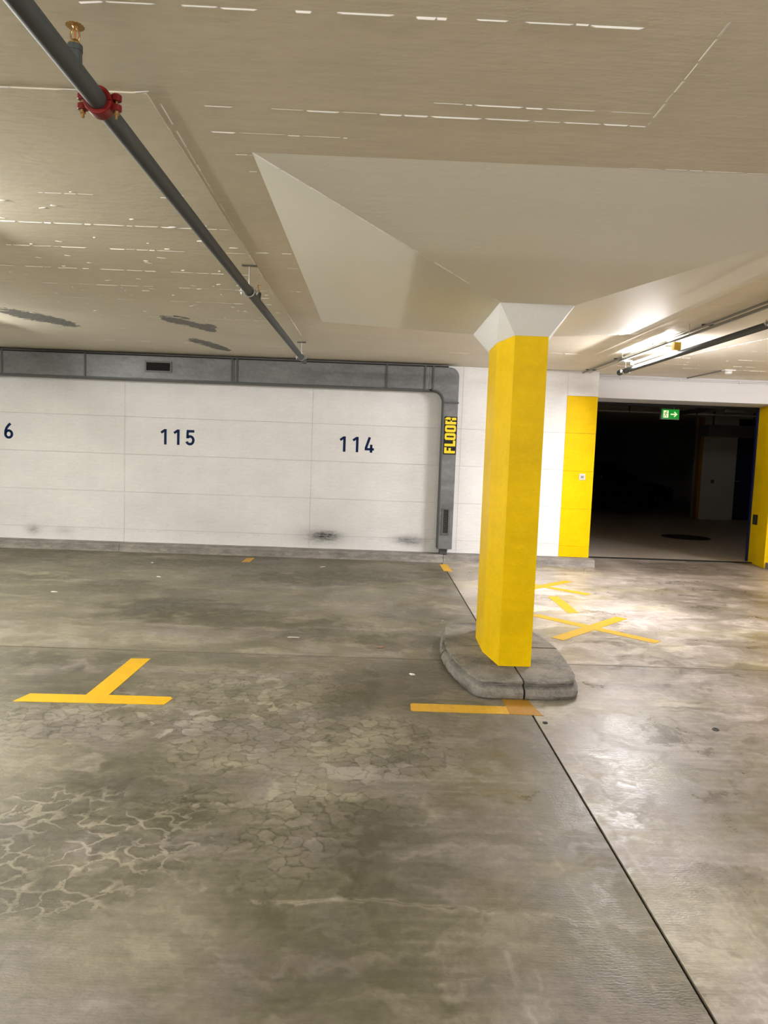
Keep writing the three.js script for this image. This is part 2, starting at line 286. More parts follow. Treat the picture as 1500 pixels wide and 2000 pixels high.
const mDuct = std({ map: paintTex(1024, 512, 0, 4, 0, 2, (x, y, out) => {
  const g = nz(N2, x / 1.0, y / 0.35), m = nz(N1, x / 2, y / 1.0), f = nz(N3, x / 0.35, y / 0.3); const v = 0.185 + 0.010 * g + 0.011 * m + 0.007 * f;
  out[0] = v * 0.96; out[1] = v * 1.0; out[2] = v * 1.03;
}), roughness: 0.5, metalness: 0.35 });
const mDuctEdge = std({ color: lin(0.085, 0.09, 0.09), roughness: 0.55, metalness: 0.3 });
const mGrille = std({ color: lin(0.12, 0.125, 0.12), roughness: 0.5, metalness: 0.3 });
const mBlack = std({ color: lin(0.008, 0.008, 0.008), roughness: 0.8 });
const mNavy = phy({ color: lin(0.004, 0.016, 0.075), roughness: 0.6, specularIntensity: 0.3 });
const mRed = phy({ specularIntensity: 0.5, color: lin(0.17, 0.010, 0.009), roughness: 0.38 });
const mBrass = std({ color: lin(0.52, 0.33, 0.12), roughness: 0.28, metalness: 0.9 });
const mZinc = std({ color: lin(0.55, 0.55, 0.53), roughness: 0.32, metalness: 0.85 });
const mWhitePlastic = std({ color: lin(0.72, 0.71, 0.68), roughness: 0.4 });
const mRail = std({ color: lin(0.20, 0.20, 0.185), roughness: 0.5, metalness: 0.3 });
const mLampBody = std({ color: lin(0.6, 0.6, 0.58), roughness: 0.45 });
const mTube = std({ color: lin(0.9, 0.9, 0.9), roughness: 0.4, emissive: lin(1, 0.98, 0.96), emissiveIntensity: 3.2 });
const mAmber = std({ color: lin(0.78, 0.50, 0.06), roughness: 0.45 });

// ------------------------------------------------------------------ floor
const floor = struct(group('floor'));
const G = 0.006;
obj('floor_slab', box(-10, FX - G, -0.2, 0, 0, FZ - G), mFloorA, floor);
obj('floor_slab', box(-10, FX - G, -0.2, 0, FZ + G, 15), mFloorB, floor);
obj('floor_slab', box(FX + G, 8, -0.2, 0, FZ2 + G, FZ - G), mFloorC, floor);
obj('floor_slab', box(FX + G, 8, -0.2, 0, FZ + G, 15), mFloorD, floor);
obj('floor_slab', box(FX + G, 8, -0.2, 0, -0.79, FZ2 - G), mFloorC, floor);
obj('floor_slab', box(-6, 12, -0.2, 0, -30, -0.84), mFloorHall, floor);
obj('joint_bed', [box(-10, 8, -0.215, -0.012, FZ - G, FZ + G), box(FX - G, FX + G, -0.215, -0.012, 0, 15), box(FX, 8, -0.215, -0.012, FZ2 - G, FZ2 + G), box(1.5, 8, -0.215, -0.008, -0.84, -0.79)], std({ color: lin(0.035, 0.033, 0.03), roughness: 0.9 }), floor);

// ------------------------------------------------------------------ ceiling with formwork marks, drop panel
const ceiling = struct(group('ceiling')), STEP = -0.835, LOW = 0.005;     // the boarded left field was cast slightly lower
obj('ceiling_slab', box(STEP, 12, CEIL, CEIL + 0.3, -1, 15), mCeil, ceiling);
obj('ceiling_slab', box(-10, STEP, CEIL, CEIL + 0.3, -0.42, 15), mCeil, ceiling);
obj('boarded_field', box(-10, STEP, CEIL - LOW, CEIL + 0.001, 2.2, 7.4), mCeil, ceiling);
struct(obj('ceiling_hall', box(-6.3, 12.3, CEIL, CEIL + 0.3, -30.3, -1), mCeil));
const drop = new ConvexGeometry([[-0.55, CEIL, 3.06], [2.46, CEIL, 3.06], [2.46, CEIL, 6.93], [-0.55, CEIL, 6.93], [0.735, 2.44, 4.27], [1.2, 2.44, 4.27], [1.2, 2.44, 5.5], [0.735, 2.44, 5.5]].map((p) => V(...p)));
obj('drop_panel', uvm(drop), mDrop, ceiling);
// seams between shuttering boards stand proud as broken fins of cement
function seam(a, b, h, fill, w = 0.0028) {
  const d = b.clone().sub(a), len = d.length(), along = d.normalize(), side = V(-along.z, 0, along.x).normalize(), gs = [];
  for (let t = 0; t < len;) {
    const l = rr(0.02, 0.2), on = rnd() < fill; if (on) {
      const e = Math.min(len, t + l), hh = h * 0.62 * rr(0.3, 1.25), ww = w * rr(0.7, 1.7), p0 = a.clone().addScaledVector(along, t), p1 = a.clone().addScaledVector(along, e), j = rr(-0.002, 0.002);
      const q = (p, s, y) => [p.x + side.x * (s * ww + j), (p.y > 1 ? p.y : p.x < STEP ? CEIL - LOW : CEIL) - y, p.z + side.z * (s * ww + j)], m0 = p0.clone().lerp(p1, 0.12), m1 = p0.clone().lerp(p1, 0.88);
      gs.push(new ConvexGeometry([q(p0, -1, -0.001), q(p0, 1, -0.001), q(p1, -1, -0.001), q(p1, 1, -0.001), q(m0, -0.3, hh), q(m0, 0.4, hh), q(m1, -0.4, hh), q(m1, 0.3, hh)].map((v) => V(...v))));
      t = e;
    } else t += l * 0.7;
  }
  if (gs.length) obj('formwork_seam', gs, mFin, ceiling);
}
for (const [x0, x1, z, h, f] of [
  [-1.6, -0.5, 7.90, 0.006, 0.35], [-0.95, 0.95, 7.905, 0.008, 0.62], [-1.9, -0.82, 7.40, 0.005, 0.5], [-0.05, 0.93, 7.415, 0.005, 0.45], [-0.66, 0.94, 7.32, 0.006, 0.95], [-0.68, -0.15, 7.11, 0.006, 0.9],
  [-0.7, -0.5, 6.9, 0.004, 0.5], [-0.72, -0.56, 6.72, 0.005, 0.6], [-2.2, -0.85, 6.36, 0.004, 0.3], [-3.4, -0.85, 5.86, 0.007, 0.97], [-3.6, -0.85, 5.37, 0.006, 0.62], [-4, -0.84, 4.835, 0.006, 0.7], [-4.2, -0.62, 4.32, 0.005, 0.5], [-4.4, -0.62, 3.80, 0.005, 0.62],
  [-4.6, -0.6, 3.01, 0.004, 0.55], [-3.4, -2.8, 3.31, 0.005, 0.6], [-5, 0.5, 2.2, 0.003, 0.25], [-5, 2.2, 1.3, 0.003, 0.2], [-0.55, 2.4, 2.98, 0.003, 0.3], [1.3, 2.5, 1.6, 0.006, 0.6], [1.3, 5, 1.05, 0.005, 0.55], [2.9, 6, 0.72, 0.006, 0.75], [3.2, 6, 1.62, 0.005, 0.6], [3.2, 6, 2.3, 0.005, 0.6], [-0.8, -0.56, 5.4, 0.004, 0.5], [-0.82, -0.56, 5.05, 0.004, 0.5],
]) seam(V(x0, 0, z), V(x1, 0, z + rr(-0.01, 0.01)), h, f);
seam(V(-0.81, 0, 7.4), V(-0.855, 0, 3.9), 0.004, 0.75, 0.004); seam(V(0.94, 0, 7.32), V(0.915, 0, 9.2), 0.003, 0.9, 0.004); seam(V(3.29, 0, 0.72), V(3.95, 0, 4.5), 0.005, 0.9, 0.004);
seam(V(-0.55, CEIL - 0.001, 6.93), V(0.735, 2.441, 5.5), 0.005, 0.97, 0.004); seam(V(1.2, 2.441, 4.27), V(2.46, CEIL - 0.001, 3.06), 0.004, 0.8, 0.003); seam(V(1.0, CEIL, 6.935), V(2.46, CEIL, 6.935), 0.003, 0.95, 0.003);
seam(V(0.6, 2.605, 6.32), V(1.3, 2.605, 6.32), 0.003, 0.55, 0.002); seam(V(1.45, 2.495, 4.6), V(2.2, 2.653, 5.2), 0.002, 0.9, 0.0018); seam(V(1.4, 2.484, 4.3), V(2.1, 2.632, 4.75), 0.002, 0.9, 0.0018);
{ // lumps and drips of paint on the boarded side
  const gs = [];
  for (let k = 0; k < 150; k++) {
    const x = rr(-4.2, -0.9), z = rr(2.9, 6.4), s = rr(0.006, 0.016), g = new THREE.SphereGeometry(1, 6, 4, 0, Math.PI * 2, Math.PI / 2, Math.PI / 2);
    g.scale(s * rr(0.8, 3.2), rr(0.003, 0.007), s * rr(0.5, 0.9)); g.rotateY(rr(-0.5, 0.5)); g.translate(x, CEIL - LOW, z); gs.push(g);
  }
  for (let k = 0; k < 22; k++) { const g = new THREE.SphereGeometry(1, 6, 4, 0, Math.PI * 2, Math.PI / 2, Math.PI / 2), s = rr(0.005, 0.01); g.scale(s * 2.4, rr(0.002, 0.004), s); g.translate(rr(-0.5, 5), CEIL, rnd() < 0.4 ? rr(7, 8.2) : rr(0.8, 2.9)); gs.push(g); }
  obj('paint_lump', gs, mFin, ceiling).userData.kind = 'stuff';
}

// ------------------------------------------------------------------ walls
const wallBack = struct(group('wall_back'));
obj('wall_core', box(-10, 2.4, 0, CEIL, -0.42, -0.022), mPlainWall, wallBack);
obj('wall_core', box(2.4, 3.06, 0, CEIL, -1.0, -0.022), mPlainWall, wallBack);
const rows = [0.11, 0.292, 0.812, 1.335, 1.85, CEIL - 0.002], cols = [-10, -6.05, -3.468, -0.885, 1.18, 2.631];
function panel(x0, x1, y0, y1, mat) {
  const e = 0.0009, b = 0.002, s = new THREE.Shape([[x0 + e, y0 + e], [x1 - e, y0 + e], [x1 - e, y1 - e], [x0 + e, y1 - e]].map((q) => new THREE.Vector2(...q)));
  const g = new THREE.ExtrudeGeometry(s, { depth: 0.02, bevelEnabled: true, bevelThickness: b, bevelSize: 0.0008, bevelOffset: -0.0008, bevelSegments: 1 }); g.translate(0, 0, -0.022 + rr(-0.0006, 0));
  obj('wall_panel', uvm(g), mat, wallBack);
}
for (let i = 0; i < 5; i++) for (let j = 0; j < 5; j++) panel(cols[i], cols[i + 1], rows[j], rows[j + 1], mWall);
const yrows = [0.11, 0.268, 0.795, 1.322, 1.85, 2.362];
for (let j = 0; j < 5; j++) panel(2.631, 3.06, yrows[j], yrows[j + 1], mYellow);
panel(2.631, 3.06, 2.362, CEIL - 0.002, mWall);
const kerb = struct(group('baseboard_back'));
function kerbBlock(x0, x1, z1, y1) {
  const s = new THREE.Shape([[0, 0], [z1 + 0.012, 0], [z1, y1 * 0.75], [z1 - 0.02, y1], [0, y1 + 0.004]].map((q) => new THREE.Vector2(...q)));
  const g = new THREE.ExtrudeGeometry(s, { depth: x1 - x0, bevelEnabled: false, steps: 1 }); g.rotateY(-Math.PI / 2); g.translate(x1, 0, 0);
  obj('kerb_block', uvm(g, 1, 10, 0), mKerb, kerb);
}
kerbBlock(-10, -3.47, 0.2, 0.108); kerbBlock(-3.465, 0.985, 0.2, 0.108); kerbBlock(0.992, 3.1, 0.17, 0.1);

const wallRight = struct(group('wall_back_right'));                     // wall with the opening's far jamb
{ // the jamb's face leans outwards a little towards the hall
  const s = new THREE.Shape([[5.728, 0.3], [8, 0.3], [8, 1.0], [5.86, 1.0], [5.79, 0.66], [5.783, 0.65]].map((q) => new THREE.Vector2(...q))), g = new THREE.ExtrudeGeometry(s, { depth: CEIL, bevelEnabled: false }); g.rotateX(-Math.PI / 2); obj('jamb_wall', uvm(g), mYellow, wallRight);
}
obj('kerb_block', box(5.75, 8, 0, 0.088, -0.3, -0.16), mKerb, wallRight);
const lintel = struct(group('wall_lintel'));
obj('lintel_beam', box(3.06, 5.86, 2.376, CEIL, -1.0, -0.302), std({ color: lin(0.66, 0.655, 0.655), roughness: 0.65, bumpMap: rep(reliefPaint, 1.2, 2), bumpScale: 0.002 }), lintel);  // wall paint made darker here to offset the strong lamp light
struct(obj('wall_left', box(-10.3, -10, 0, CEIL, -0.42, 15), mPlainWall));
struct(obj('wall_right', box(8, 8.3, 0, CEIL, -0.3, 15), mPlainWall));
struct(obj('wall_front', box(-10.3, 8.3, 0, CEIL, 15, 15.3), mPlainWall));

// ------------------------------------------------------------------ column, capital, plinth
{
  const col = tag(group('column', 0.97, 0.115, 4.89), 'yellow-painted eight-sided concrete column with a flared white head', 'column');
  const plan = [[-0.107, 0.48], [0.107, 0.48], [0.165, 0.15], [0.158, -0.24], [0.107, -0.48], [-0.107, -0.48], [-0.158, -0.24], [-0.165, 0.15]];
  const sh = new THREE.Shape(plan.map(([x, z]) => new THREE.Vector2(x, -z)));
  const g = new THREE.ExtrudeGeometry(sh, { depth: 2.15, bevelEnabled: true, bevelSize: 0.004, bevelOffset: -0.004, bevelThickness: 0.002, bevelSegments: 2 }); g.rotateX(-Math.PI / 2);
  obj('shaft', uvm(toCreasedNormals(g, 0.3), 1, 1, 0), mYellow, col);
  const pts = plan.map(([x, z]) => V(x * 1.012, 2.15, z * 1.006)); for (const [x, z] of [[-0.235, 0.61], [0.23, 0.61], [0.23, -0.62], [-0.235, -0.62]]) pts.push(V(x, 2.327, z));
  obj('capital', uvm(new ConvexGeometry(pts)), std({ color: lin(0.80, 0.80, 0.785), roughness: 0.55, bumpMap: rep(reliefPaint, 2), bumpScale: 0.0015 }), col);
}
{
  const pl = tag(group('column_plinth', 0.97, 0, 4.89), 'low worn concrete plinth in four blocks around the yellow column', 'plinth');
  // outline, counter-clockwise from the front right, rounded by Chaikin cutting
  let o = [[0.27, 0.80], [0.37, 0.68], [0.405, 0.30], [0.425, -0.05], [0.37, -0.42], [0.27, -0.74], [-0.27, -0.74], [-0.36, -0.62], [-0.405, -0.3], [-0.425, 0.0], [-0.40, 0.36], [-0.315, 0.72], [-0.27, 0.795], [-0.12, 0.80]];
  for (let k = 0; k < 2; k++) { const n = []; for (let i = 0; i < o.length; i++) { const a = o[i], b = o[(i + 1) % o.length]; n.push([a[0] * 0.78 + b[0] * 0.22, a[1] * 0.78 + b[1] * 0.22], [a[0] * 0.22 + b[0] * 0.78, a[1] * 0.22 + b[1] * 0.78]); } o = n; }
  const dense = []; for (let i = 0; i < o.length; i++) { const a = o[i], b = o[(i + 1) % o.length], l = Math.hypot(b[0] - a[0], b[1] - a[1]), m = Math.max(1, Math.round(l / 0.02)); for (let k = 0; k < m; k++) dense.push([a[0] + (b[0] - a[0]) * k / m, a[1] + (b[1] - a[1]) * k / m]); }
  const prof = [[0.0, 0], [-0.014, 0.012], [-0.02, 0.03], [-0.018, 0.05], [-0.006, 0.068], [0.014, 0.076], [0.034, 0.081], [0.037, 0.089], [0.016, 0.095], [0.011, 0.104], [0.018, 0.112], [0.034, 0.115]];
  const gap = 0.006, gz = 0.013;
  for (const [sx, sz] of [[1, 1], [-1, 1], [-1, -1], [1, -1]]) {
    let q = dense.filter((p) => p[0] * sx > gap * 1.5 && p[1] * sz > gz * 1.5).map((p) => [...p, Math.atan2(p[1], p[0])]);
    const c0 = Math.atan2(sz, sx); q.sort((a, b) => { const d = (v) => { let w = v - c0; while (w > Math.PI) w -= 2 * Math.PI; while (w < -Math.PI) w += 2 * Math.PI; return w; }; return d(a[2]) - d(b[2]); });
    const snap = (p) => (Math.abs(p[0]) < Math.abs(p[1]) ? [sx * gap, p[1]] : [p[0], sz * gz]); q = [snap(q[0]), ...q, snap(q[q.length - 1])];
    const P = [], tri = (a, b, c) => P.push(...a, ...b, ...c), cen = [sx * gap, sz * gz];
    const at = (i, k) => { const p = q[i], [d, y] = prof[k], l = Math.hypot(p[0], p[1]); const rough = (k > 0 && k < 10) ? 0.0028 * nz(N3, p[0] * 1.2 + p[1], p[1] * 1.1 + y * 3) : 0; const s = 1 - (d + rough) / l; return [Math.abs(p[0]) <= gap * 1.01 ? p[0] : p[0] * s, y, Math.abs(p[1]) <= gz * 1.01 ? p[1] : p[1] * s]; };
    for (let i = 0; i + 1 < q.length; i++) { for (let k = 0; k + 1 < prof.length; k++) { const a = at(i, k), b = at(i + 1, k), c = at(i + 1, k + 1), d = at(i, k + 1); tri(a, c, b); tri(a, d, c); } const K = prof.length - 1; tri([cen[0], prof[K][1], cen[1]], at(i + 1, K), at(i, K)); }
    for (const [i, fl] of [[0, false], [q.length - 1, true]]) for (let k = 0; k + 1 < prof.length; k++) { const a = at(i, k), d = at(i, k + 1), b = [cen[0], prof[k][1], cen[1]], c = [cen[0], prof[k + 1][1], cen[1]]; if (fl) { tri(a, d, c); tri(a, c, b); } else { tri(a, c, d); tri(a, b, c); } }
    let g = new THREE.BufferGeometry(); g.setAttribute('position', new THREE.Float32BufferAttribute(P, 3)); g = toCreasedNormals(mergeVertices(g), 0.7);
    const nn = g.attributes.normal.clone(); g = uvm(g, 1, 1, 1); g.setAttribute('normal', nn);
    obj('plinth_block', g, mPlinth, pl);
  }
}

// ------------------------------------------------------------------ ventilation duct
{
  const d = tag(group('ventilation_duct', 0, 0, 0), 'grey sheet-metal ventilation duct along the top of the white wall, bending down to the floor', 'duct');
  const z0 = 0.004, z1 = 0.22, yb = 2.355, yt = 2.66, xr0 = 0.905, xr1 = 1.098;
  const joints = [-8, -5.03, -3.925, -1.93, 0.117, 0.69];
  const piece = (x0, x1) => { obj('duct_section', uvm(rbox(x0, x1, yb, yt, z0, z1, 0.006), 1, 8, 0), mDuct, d); };
  for (let i = 0; i + 1 < joints.length; i++) piece(joints[i] + 0.002, joints[i + 1] - 0.002);
  for (const x of [-5.03, -3.925, -1.962, -1.895, 0.117, 0.636, 0.745]) obj('flange', rbox(x - 0.012, x + 0.012, yb - 0.012, yt + 0.008, z0, z1 + 0.012, 0.003), mDuctEdge, d);
  // lower edge strip
  obj('edge_or_shade_strip', rbox(-8, 0.74, yb - 0.016, yb + 0.006, z0, z1 + 0.006, 0.003), mDuctEdge, d);
  obj('edge_or_shade_strip', rbox(-8, 0.95, yt - 0.004, yt + 0.014, z0, z1 + 0.004, 0.003), mBlack, d);  // black strip stands in for the shade in the gap above the duct
  // elbow
  const s = new THREE.Shape(); s.moveTo(0.69, yb); s.lineTo(0.75, yb); s.absarc(0.75, yb - 0.155, 0.155, Math.PI / 2, 0, true); s.lineTo(xr0, 2.19); s.lineTo(xr1, 2.19); s.lineTo(xr1, yt - 0.13); s.absarc(xr1 - 0.13, yt - 0.13, 0.13, 0, Math.PI / 2, false); s.lineTo(0.69, yt);
  const e = new THREE.ExtrudeGeometry(s, { depth: z1 - z0 - 0.004, bevelEnabled: true, bevelThickness: 0.004, bevelSize: 0.004, bevelOffset: -0.004, bevelSegments: 2, curveSegments: 20 }); e.translate(0, 0, z0);
  obj('elbow', uvm(e, 1, 8, 0), mDuct, d);
  const inner = [[0.70, yb - 0.004], [0.75, yb - 0.004], ...arc(0.75, yb - 0.155, 0.15, 0.15, 88, 2, 12), [xr0 - 0.004, 2.17]], ig = new THREE.ExtrudeGeometry(stroke(inner, 0.016), { depth: z1 + 0.006 - z0, bevelEnabled: false }); ig.translate(0, 0, z0);
  obj('edge_or_shade_strip', uvm(ig), mDuctEdge, d);
  obj('duct_section', uvm(rbox(xr0, xr1, 0.19, 2.186, z0, z1, 0.006), 1, 8, 0), mDuct, d);
  obj('edge_or_shade_strip', rbox(xr0 - 0.012, xr0 + 0.005, 0.19, 2.19, z0, z1 + 0.004, 0.003), mDuctEdge, d);
  obj('flange', rbox(xr0 - 0.012, xr1 + 0.008, 2.178, 2.2, z0, z1 + 0.01, 0.003), mDuctEdge, d);
  obj('end_spigot', rbox(xr0 + 0.03, xr1 - 0.06, 0.112, 0.192, 0.03, 0.17, 0.004), mDuctEdge, d);
  function grille(x0, x1, y0, y1, vertical) {
    const f = obj('grille', [rbox(x0 - 0.022, x1 + 0.022, y1, y1 + 0.022, z1 - 0.002, z1 + 0.012, 0.002), rbox(x0 - 0.022, x1 + 0.022, y0 - 0.022, y0, z1 - 0.002, z1 + 0.012, 0.002), rbox(x0 - 0.022, x0, y0, y1, z1 - 0.002, z1 + 0.012, 0.002), rbox(x1, x1 + 0.022, y0, y1, z1 - 0.002, z1 + 0.012, 0.002)], mGrille, d);
    obj('grille_back', box(x0, x1, y0, y1, z1, z1 + 0.001), mBlack, f);
    const n = vertical ? 15 : 20;
    for (let k = 0; k < n; k++) { const t = (k + 0.5) / n; obj('slat', vertical ? rbox(x0, x1, y0 + (y1 - y0) * t - 0.0022, y0 + (y1 - y0) * t + 0.0022, z1 + 0.001, z1 + 0.008, 0.001, 1) : rbox(x0 + (x1 - x0) * t - 0.0012, x0 + (x1 - x0) * t + 0.0012, y0, y1, z1 + 0.001, z1 + 0.006, 0.0008, 1), vertical ? mGrille : mBlack, f); }
  }
  grille(-3.105, -2.79, 2.468, 2.573, false); grille(0.962, 1.028, 0.412, 0.735, true);
}
// FLOOR sign on the riser
{
  const W = 0.176, H = 0.512, sg = tag(group('floor_sign', 1.008, 1.49, 0.2205), 'black sign reading FLOOR in yellow letters running up the grey duct', 'sign');
  obj('backing', uvm(rbox(-W / 2, W / 2, 0, H, 0, 0.003, 0.001, 1)), mBlack, sg);
  // letters drawn reading left to right, u along the word, v up, then turned a quarter
  const mY = std({ color: lin(0.86, 0.66, 0.012), roughness: 0.45 }), h = 0.148, w = 0.033;
  const S = (pts, k = w) => stroke(pts, k), O = (x) => { const s = new THREE.Shape(), r = 0.026, b = 0.088; s.moveTo(x + r, 0); s.lineTo(x + b - r, 0); s.absarc(x + b - r, r, r, -Math.PI / 2, 0); s.lineTo(x + b, h - r); s.absarc(x + b - r, h - r, r, 0, Math.PI / 2); s.lineTo(x + r, h); s.absarc(x + r, h - r, r, Math.PI / 2, Math.PI); s.lineTo(x, r); s.absarc(x + r, r, r, Math.PI, Math.PI * 1.5); const p = new THREE.Path(), i0 = x + w, i1 = x + b - w, ry = 0.010; p.absellipse((i0 + i1) / 2, h - w, (i1 - i0) / 2, ry, 0, Math.PI); p.absellipse((i0 + i1) / 2, w, (i1 - i0) / 2, ry, Math.PI, 2 * Math.PI); s.holes.push(p); return [s]; };
  const letters = [
    [S([[w / 2, 0], [w / 2, h]]), S([[w, h - w / 2], [0.076, h - w / 2]]), S([[w, h * 0.5], [0.068, h * 0.5]], w * 0.95)],
    [S([[0.090 + w / 2, 0], [0.090 + w / 2, h]]), S([[0.09 + w, w / 2], [0.164, w / 2]])],
    O(0.170), O(0.270),
    [S([[0.370 + w / 2, 0], [0.370 + w / 2, h]]), S([[0.37 + w, h - 0.013], [0.432, h - 0.013]], 0.026), S([[0.425, h - 0.0], [0.441, h - 0.018], [0.445, h - 0.04], [0.441, h - 0.062], [0.425, h - 0.08]], 0.030), S([[0.37 + w, h - 0.078], [0.432, h - 0.078]], 0.022), S([[0.44, 0], [0.438, 0.05], [0.428, 0.074]], w)],
  ];
  for (const sh of letters) {
    const g = merge(sh.map((s) => new THREE.ExtrudeGeometry(s, { depth: 0.0012, bevelEnabled: false, curveSegments: 10 }))); g.scale(1.06, 1, 1); g.rotateZ(Math.PI / 2); g.translate(h / 2, 0.016, 0.0028);
    obj('letter', g, mY, sg);
  }
}

// ------------------------------------------------------------------ bay numbers
{
  const w = 0.165;                                                       // stroke, in units of the figure's height
  const fig = {
    1: () => [stroke([[0.36, 0], [0.36, 1]], w), stroke([[0.32, 0.93], [0.08, 0.76]], w * 0.95)],
    4: () => [stroke([[0.33, 1], [0.09, 0.26]], w), stroke([[0.02, 0.22], [0.62, 0.22]], w * 0.95), stroke([[0.44, 0], [0.44, 0.52]], w)],
    5: () => [stroke([[0.06, 1 - w / 2], [0.56, 1 - w / 2]], w), stroke([[0.125, 0.88], [0.115, 0.45]], w * 0.95), stroke([[0.13, 0.50], [0.2, 0.565], ...arc(0.29, 0.33, 0.21, 0.25, 100, -90, 16), ...arc(0.27, 0.3, 0.21, 0.22, -95, -165, 8)], w)],
    6: () => { const s = new THREE.Shape(); s.absellipse(0.3, 0.3, 0.29, 0.305, 0, Math.PI * 2); const hole = new THREE.Path(); hole.absellipse(0.3, 0.3, 0.125, 0.145, 0, Math.PI * 2); s.holes.push(hole); return [s, stroke([[0.085, 0.28], [0.1, 0.5], [0.16, 0.68], [0.26, 0.83], [0.42, 0.985]], w)]; },
  };
  const adv = { 1: 0.84, 4: 0.7, 5: 0.68, 6: 0.7 };
  function bayNumber(text, x, y, h, label) {
    const o = tag(group('bay_number', x, y, 0.0002), label, 'number', 'painted bay numbers on the wall'); let u = 0;
    for (const ch of text) { const g = merge(fig[ch]().map((s) => new THREE.ExtrudeGeometry(s, { depth: 0.0008, bevelEnabled: false, curveSegments: 20 }))); g.scale(h, h, 1); g.translate(u * h, 0, 0); obj('digit', g, mNavy, o); u += adv[ch]; }
  }
  bayNumber('115', -2.985, 1.485, 0.212, 'dark blue painted 115 on the white wall, below the duct grille');
  bayNumber('114', -0.51, 1.475, 0.212, 'dark blue painted 114 on the white wall, next to the vertical duct');
  bayNumber('116', -5.48, 1.487, 0.212, 'dark blue painted number at the left edge, only its 6 in view');
}

// ------------------------------------------------------------------ floor markings
function paintMat(base, wear, ks) {
  return phy({ specularIntensity: 0.4, map: paintTex(512, 512, 0, 1.0, 0, 1.0, (x, y, out) => { const g = nz(N2, x / 0.5, y / 0.5), f = nz(N3, x / 0.25, y / 0.14 + ks), t = wear * sm(0.6, 2.0, f + 0.5 * g); out[0] = base[0] * (1 + 0.03 * g) * (1 - t) + 0.2 * t; out[1] = base[1] * (1 + 0.03 * g) * (1 - t) + 0.18 * t; out[2] = base[2] * (1 - t) + 0.14 * t; }), roughness: 0.5, bumpMap: rep(reliefFloor, 3), bumpScale: 0.002 });
}
const mMark = paintMat([0.70, 0.40, 0.004], 0.12, 0), mMarkOld = paintMat([0.66, 0.375, 0.03], 0.3, 0.3), mMarkPale = paintMat([0.56, 0.345, 0.012], 0.18, 0.6), mMarkWorn = paintMat([0.58, 0.31, 0.03], 0.55, 0.8), mMarkDark = paintMat([0.42, 0.21, 0.02], 0.4, 0.45);
function flat(name, pts, mat, parent, h = 0.0022) {                     // floor paint: polygon of [x, z]
  const s = new THREE.Shape(pts.map(([x, z]) => new THREE.Vector2(x, -z))), g = new THREE.ExtrudeGeometry(s, { depth: h, bevelEnabled: false }); g.rotateX(-Math.PI / 2); return obj(name, uvm(g, 1, 10, 10), mat, parent);
}
tag(flat('bay_marking', [[-2.02, 5.985], [-1.985, 5.85], [-1.66, 5.845], [-1.648, 5.095], [-1.515, 5.085], [-1.53, 5.835], [-1.165, 5.835], [-1.145, 5.86], [-1.165, 5.965], [-1.6, 5.975]], mMark), 'bright yellow T-shaped bay marking painted on the open grey floor', 'marking');
{
  const m = tag(group('bay_marking', 0.6, 0, 5.88), 'faded orange bar marking on the floor in front of the column plinth', 'marking');
  flat('long_bar', [[-0.34, 0.05], [-0.338, -0.05], [-0.325, -0.065], [0.235, -0.06], [0.235, 0.065], [-0.33, 0.062]], mMarkOld, m);
  flat('short_bar', [[0.235, -0.25], [0.385, -0.25], [0.425, 0.055], [0.435, 0.075], [0.235, 0.065]], mMarkDark, m);
}
tag(flat('bay_marking', [[-1.69, 0.75], [-1.68, 0.4], [-1.58, 0.36], [-1.585, 0.75]], mMarkWorn), 'worn yellow dash at the foot of the white wall between bays 115 and 114', 'marking');
tag(flat('bay_marking', [[0.93, 0.92], [0.925, 0.37], [1.03, 0.36], [1.04, 0.93]], mMarkOld), 'orange dash on the floor below the vertical duct', 'marking');
function cross(cx, cz, hx, hz, w, mat, label) {
  const o = tag(group('cross_marking', cx, 0, cz), label, 'marking');
  for (const s of [1, -1]) { const l = Math.hypot(hx, hz), dx = hx / l, dz = s * hz / l, nx = -dz * w / 2, nzz = dx * w / 2; flat('bar', [[-hx + nx * 0.4, -s * hz + nzz * 0.4], [-hx + nx - dx * 0.0, -s * hz + nzz], [hx + nx, s * hz + nzz], [hx - nx, s * hz - nzz], [-hx - nx, -s * hz - nzz]], mat, o, s > 0 ? 0.0022 : 0.0026); }
}
cross(1.985, 3.735, 0.42, 0.44, 0.115, mMarkPale, 'large pale yellow X painted on the floor right of the column');
cross(2.0, 1.77, 0.42, 0.41, 0.11, mMarkPale, 'smaller yellow X on the floor before the opening, half hidden by the column');
tag(flat('lane_marking', [[1.92, 2.36], [2.035, 2.355], [2.04, 3.15], [1.925, 3.16]], mMarkPale), 'short yellow dash on the floor between the two painted crosses', 'marking');

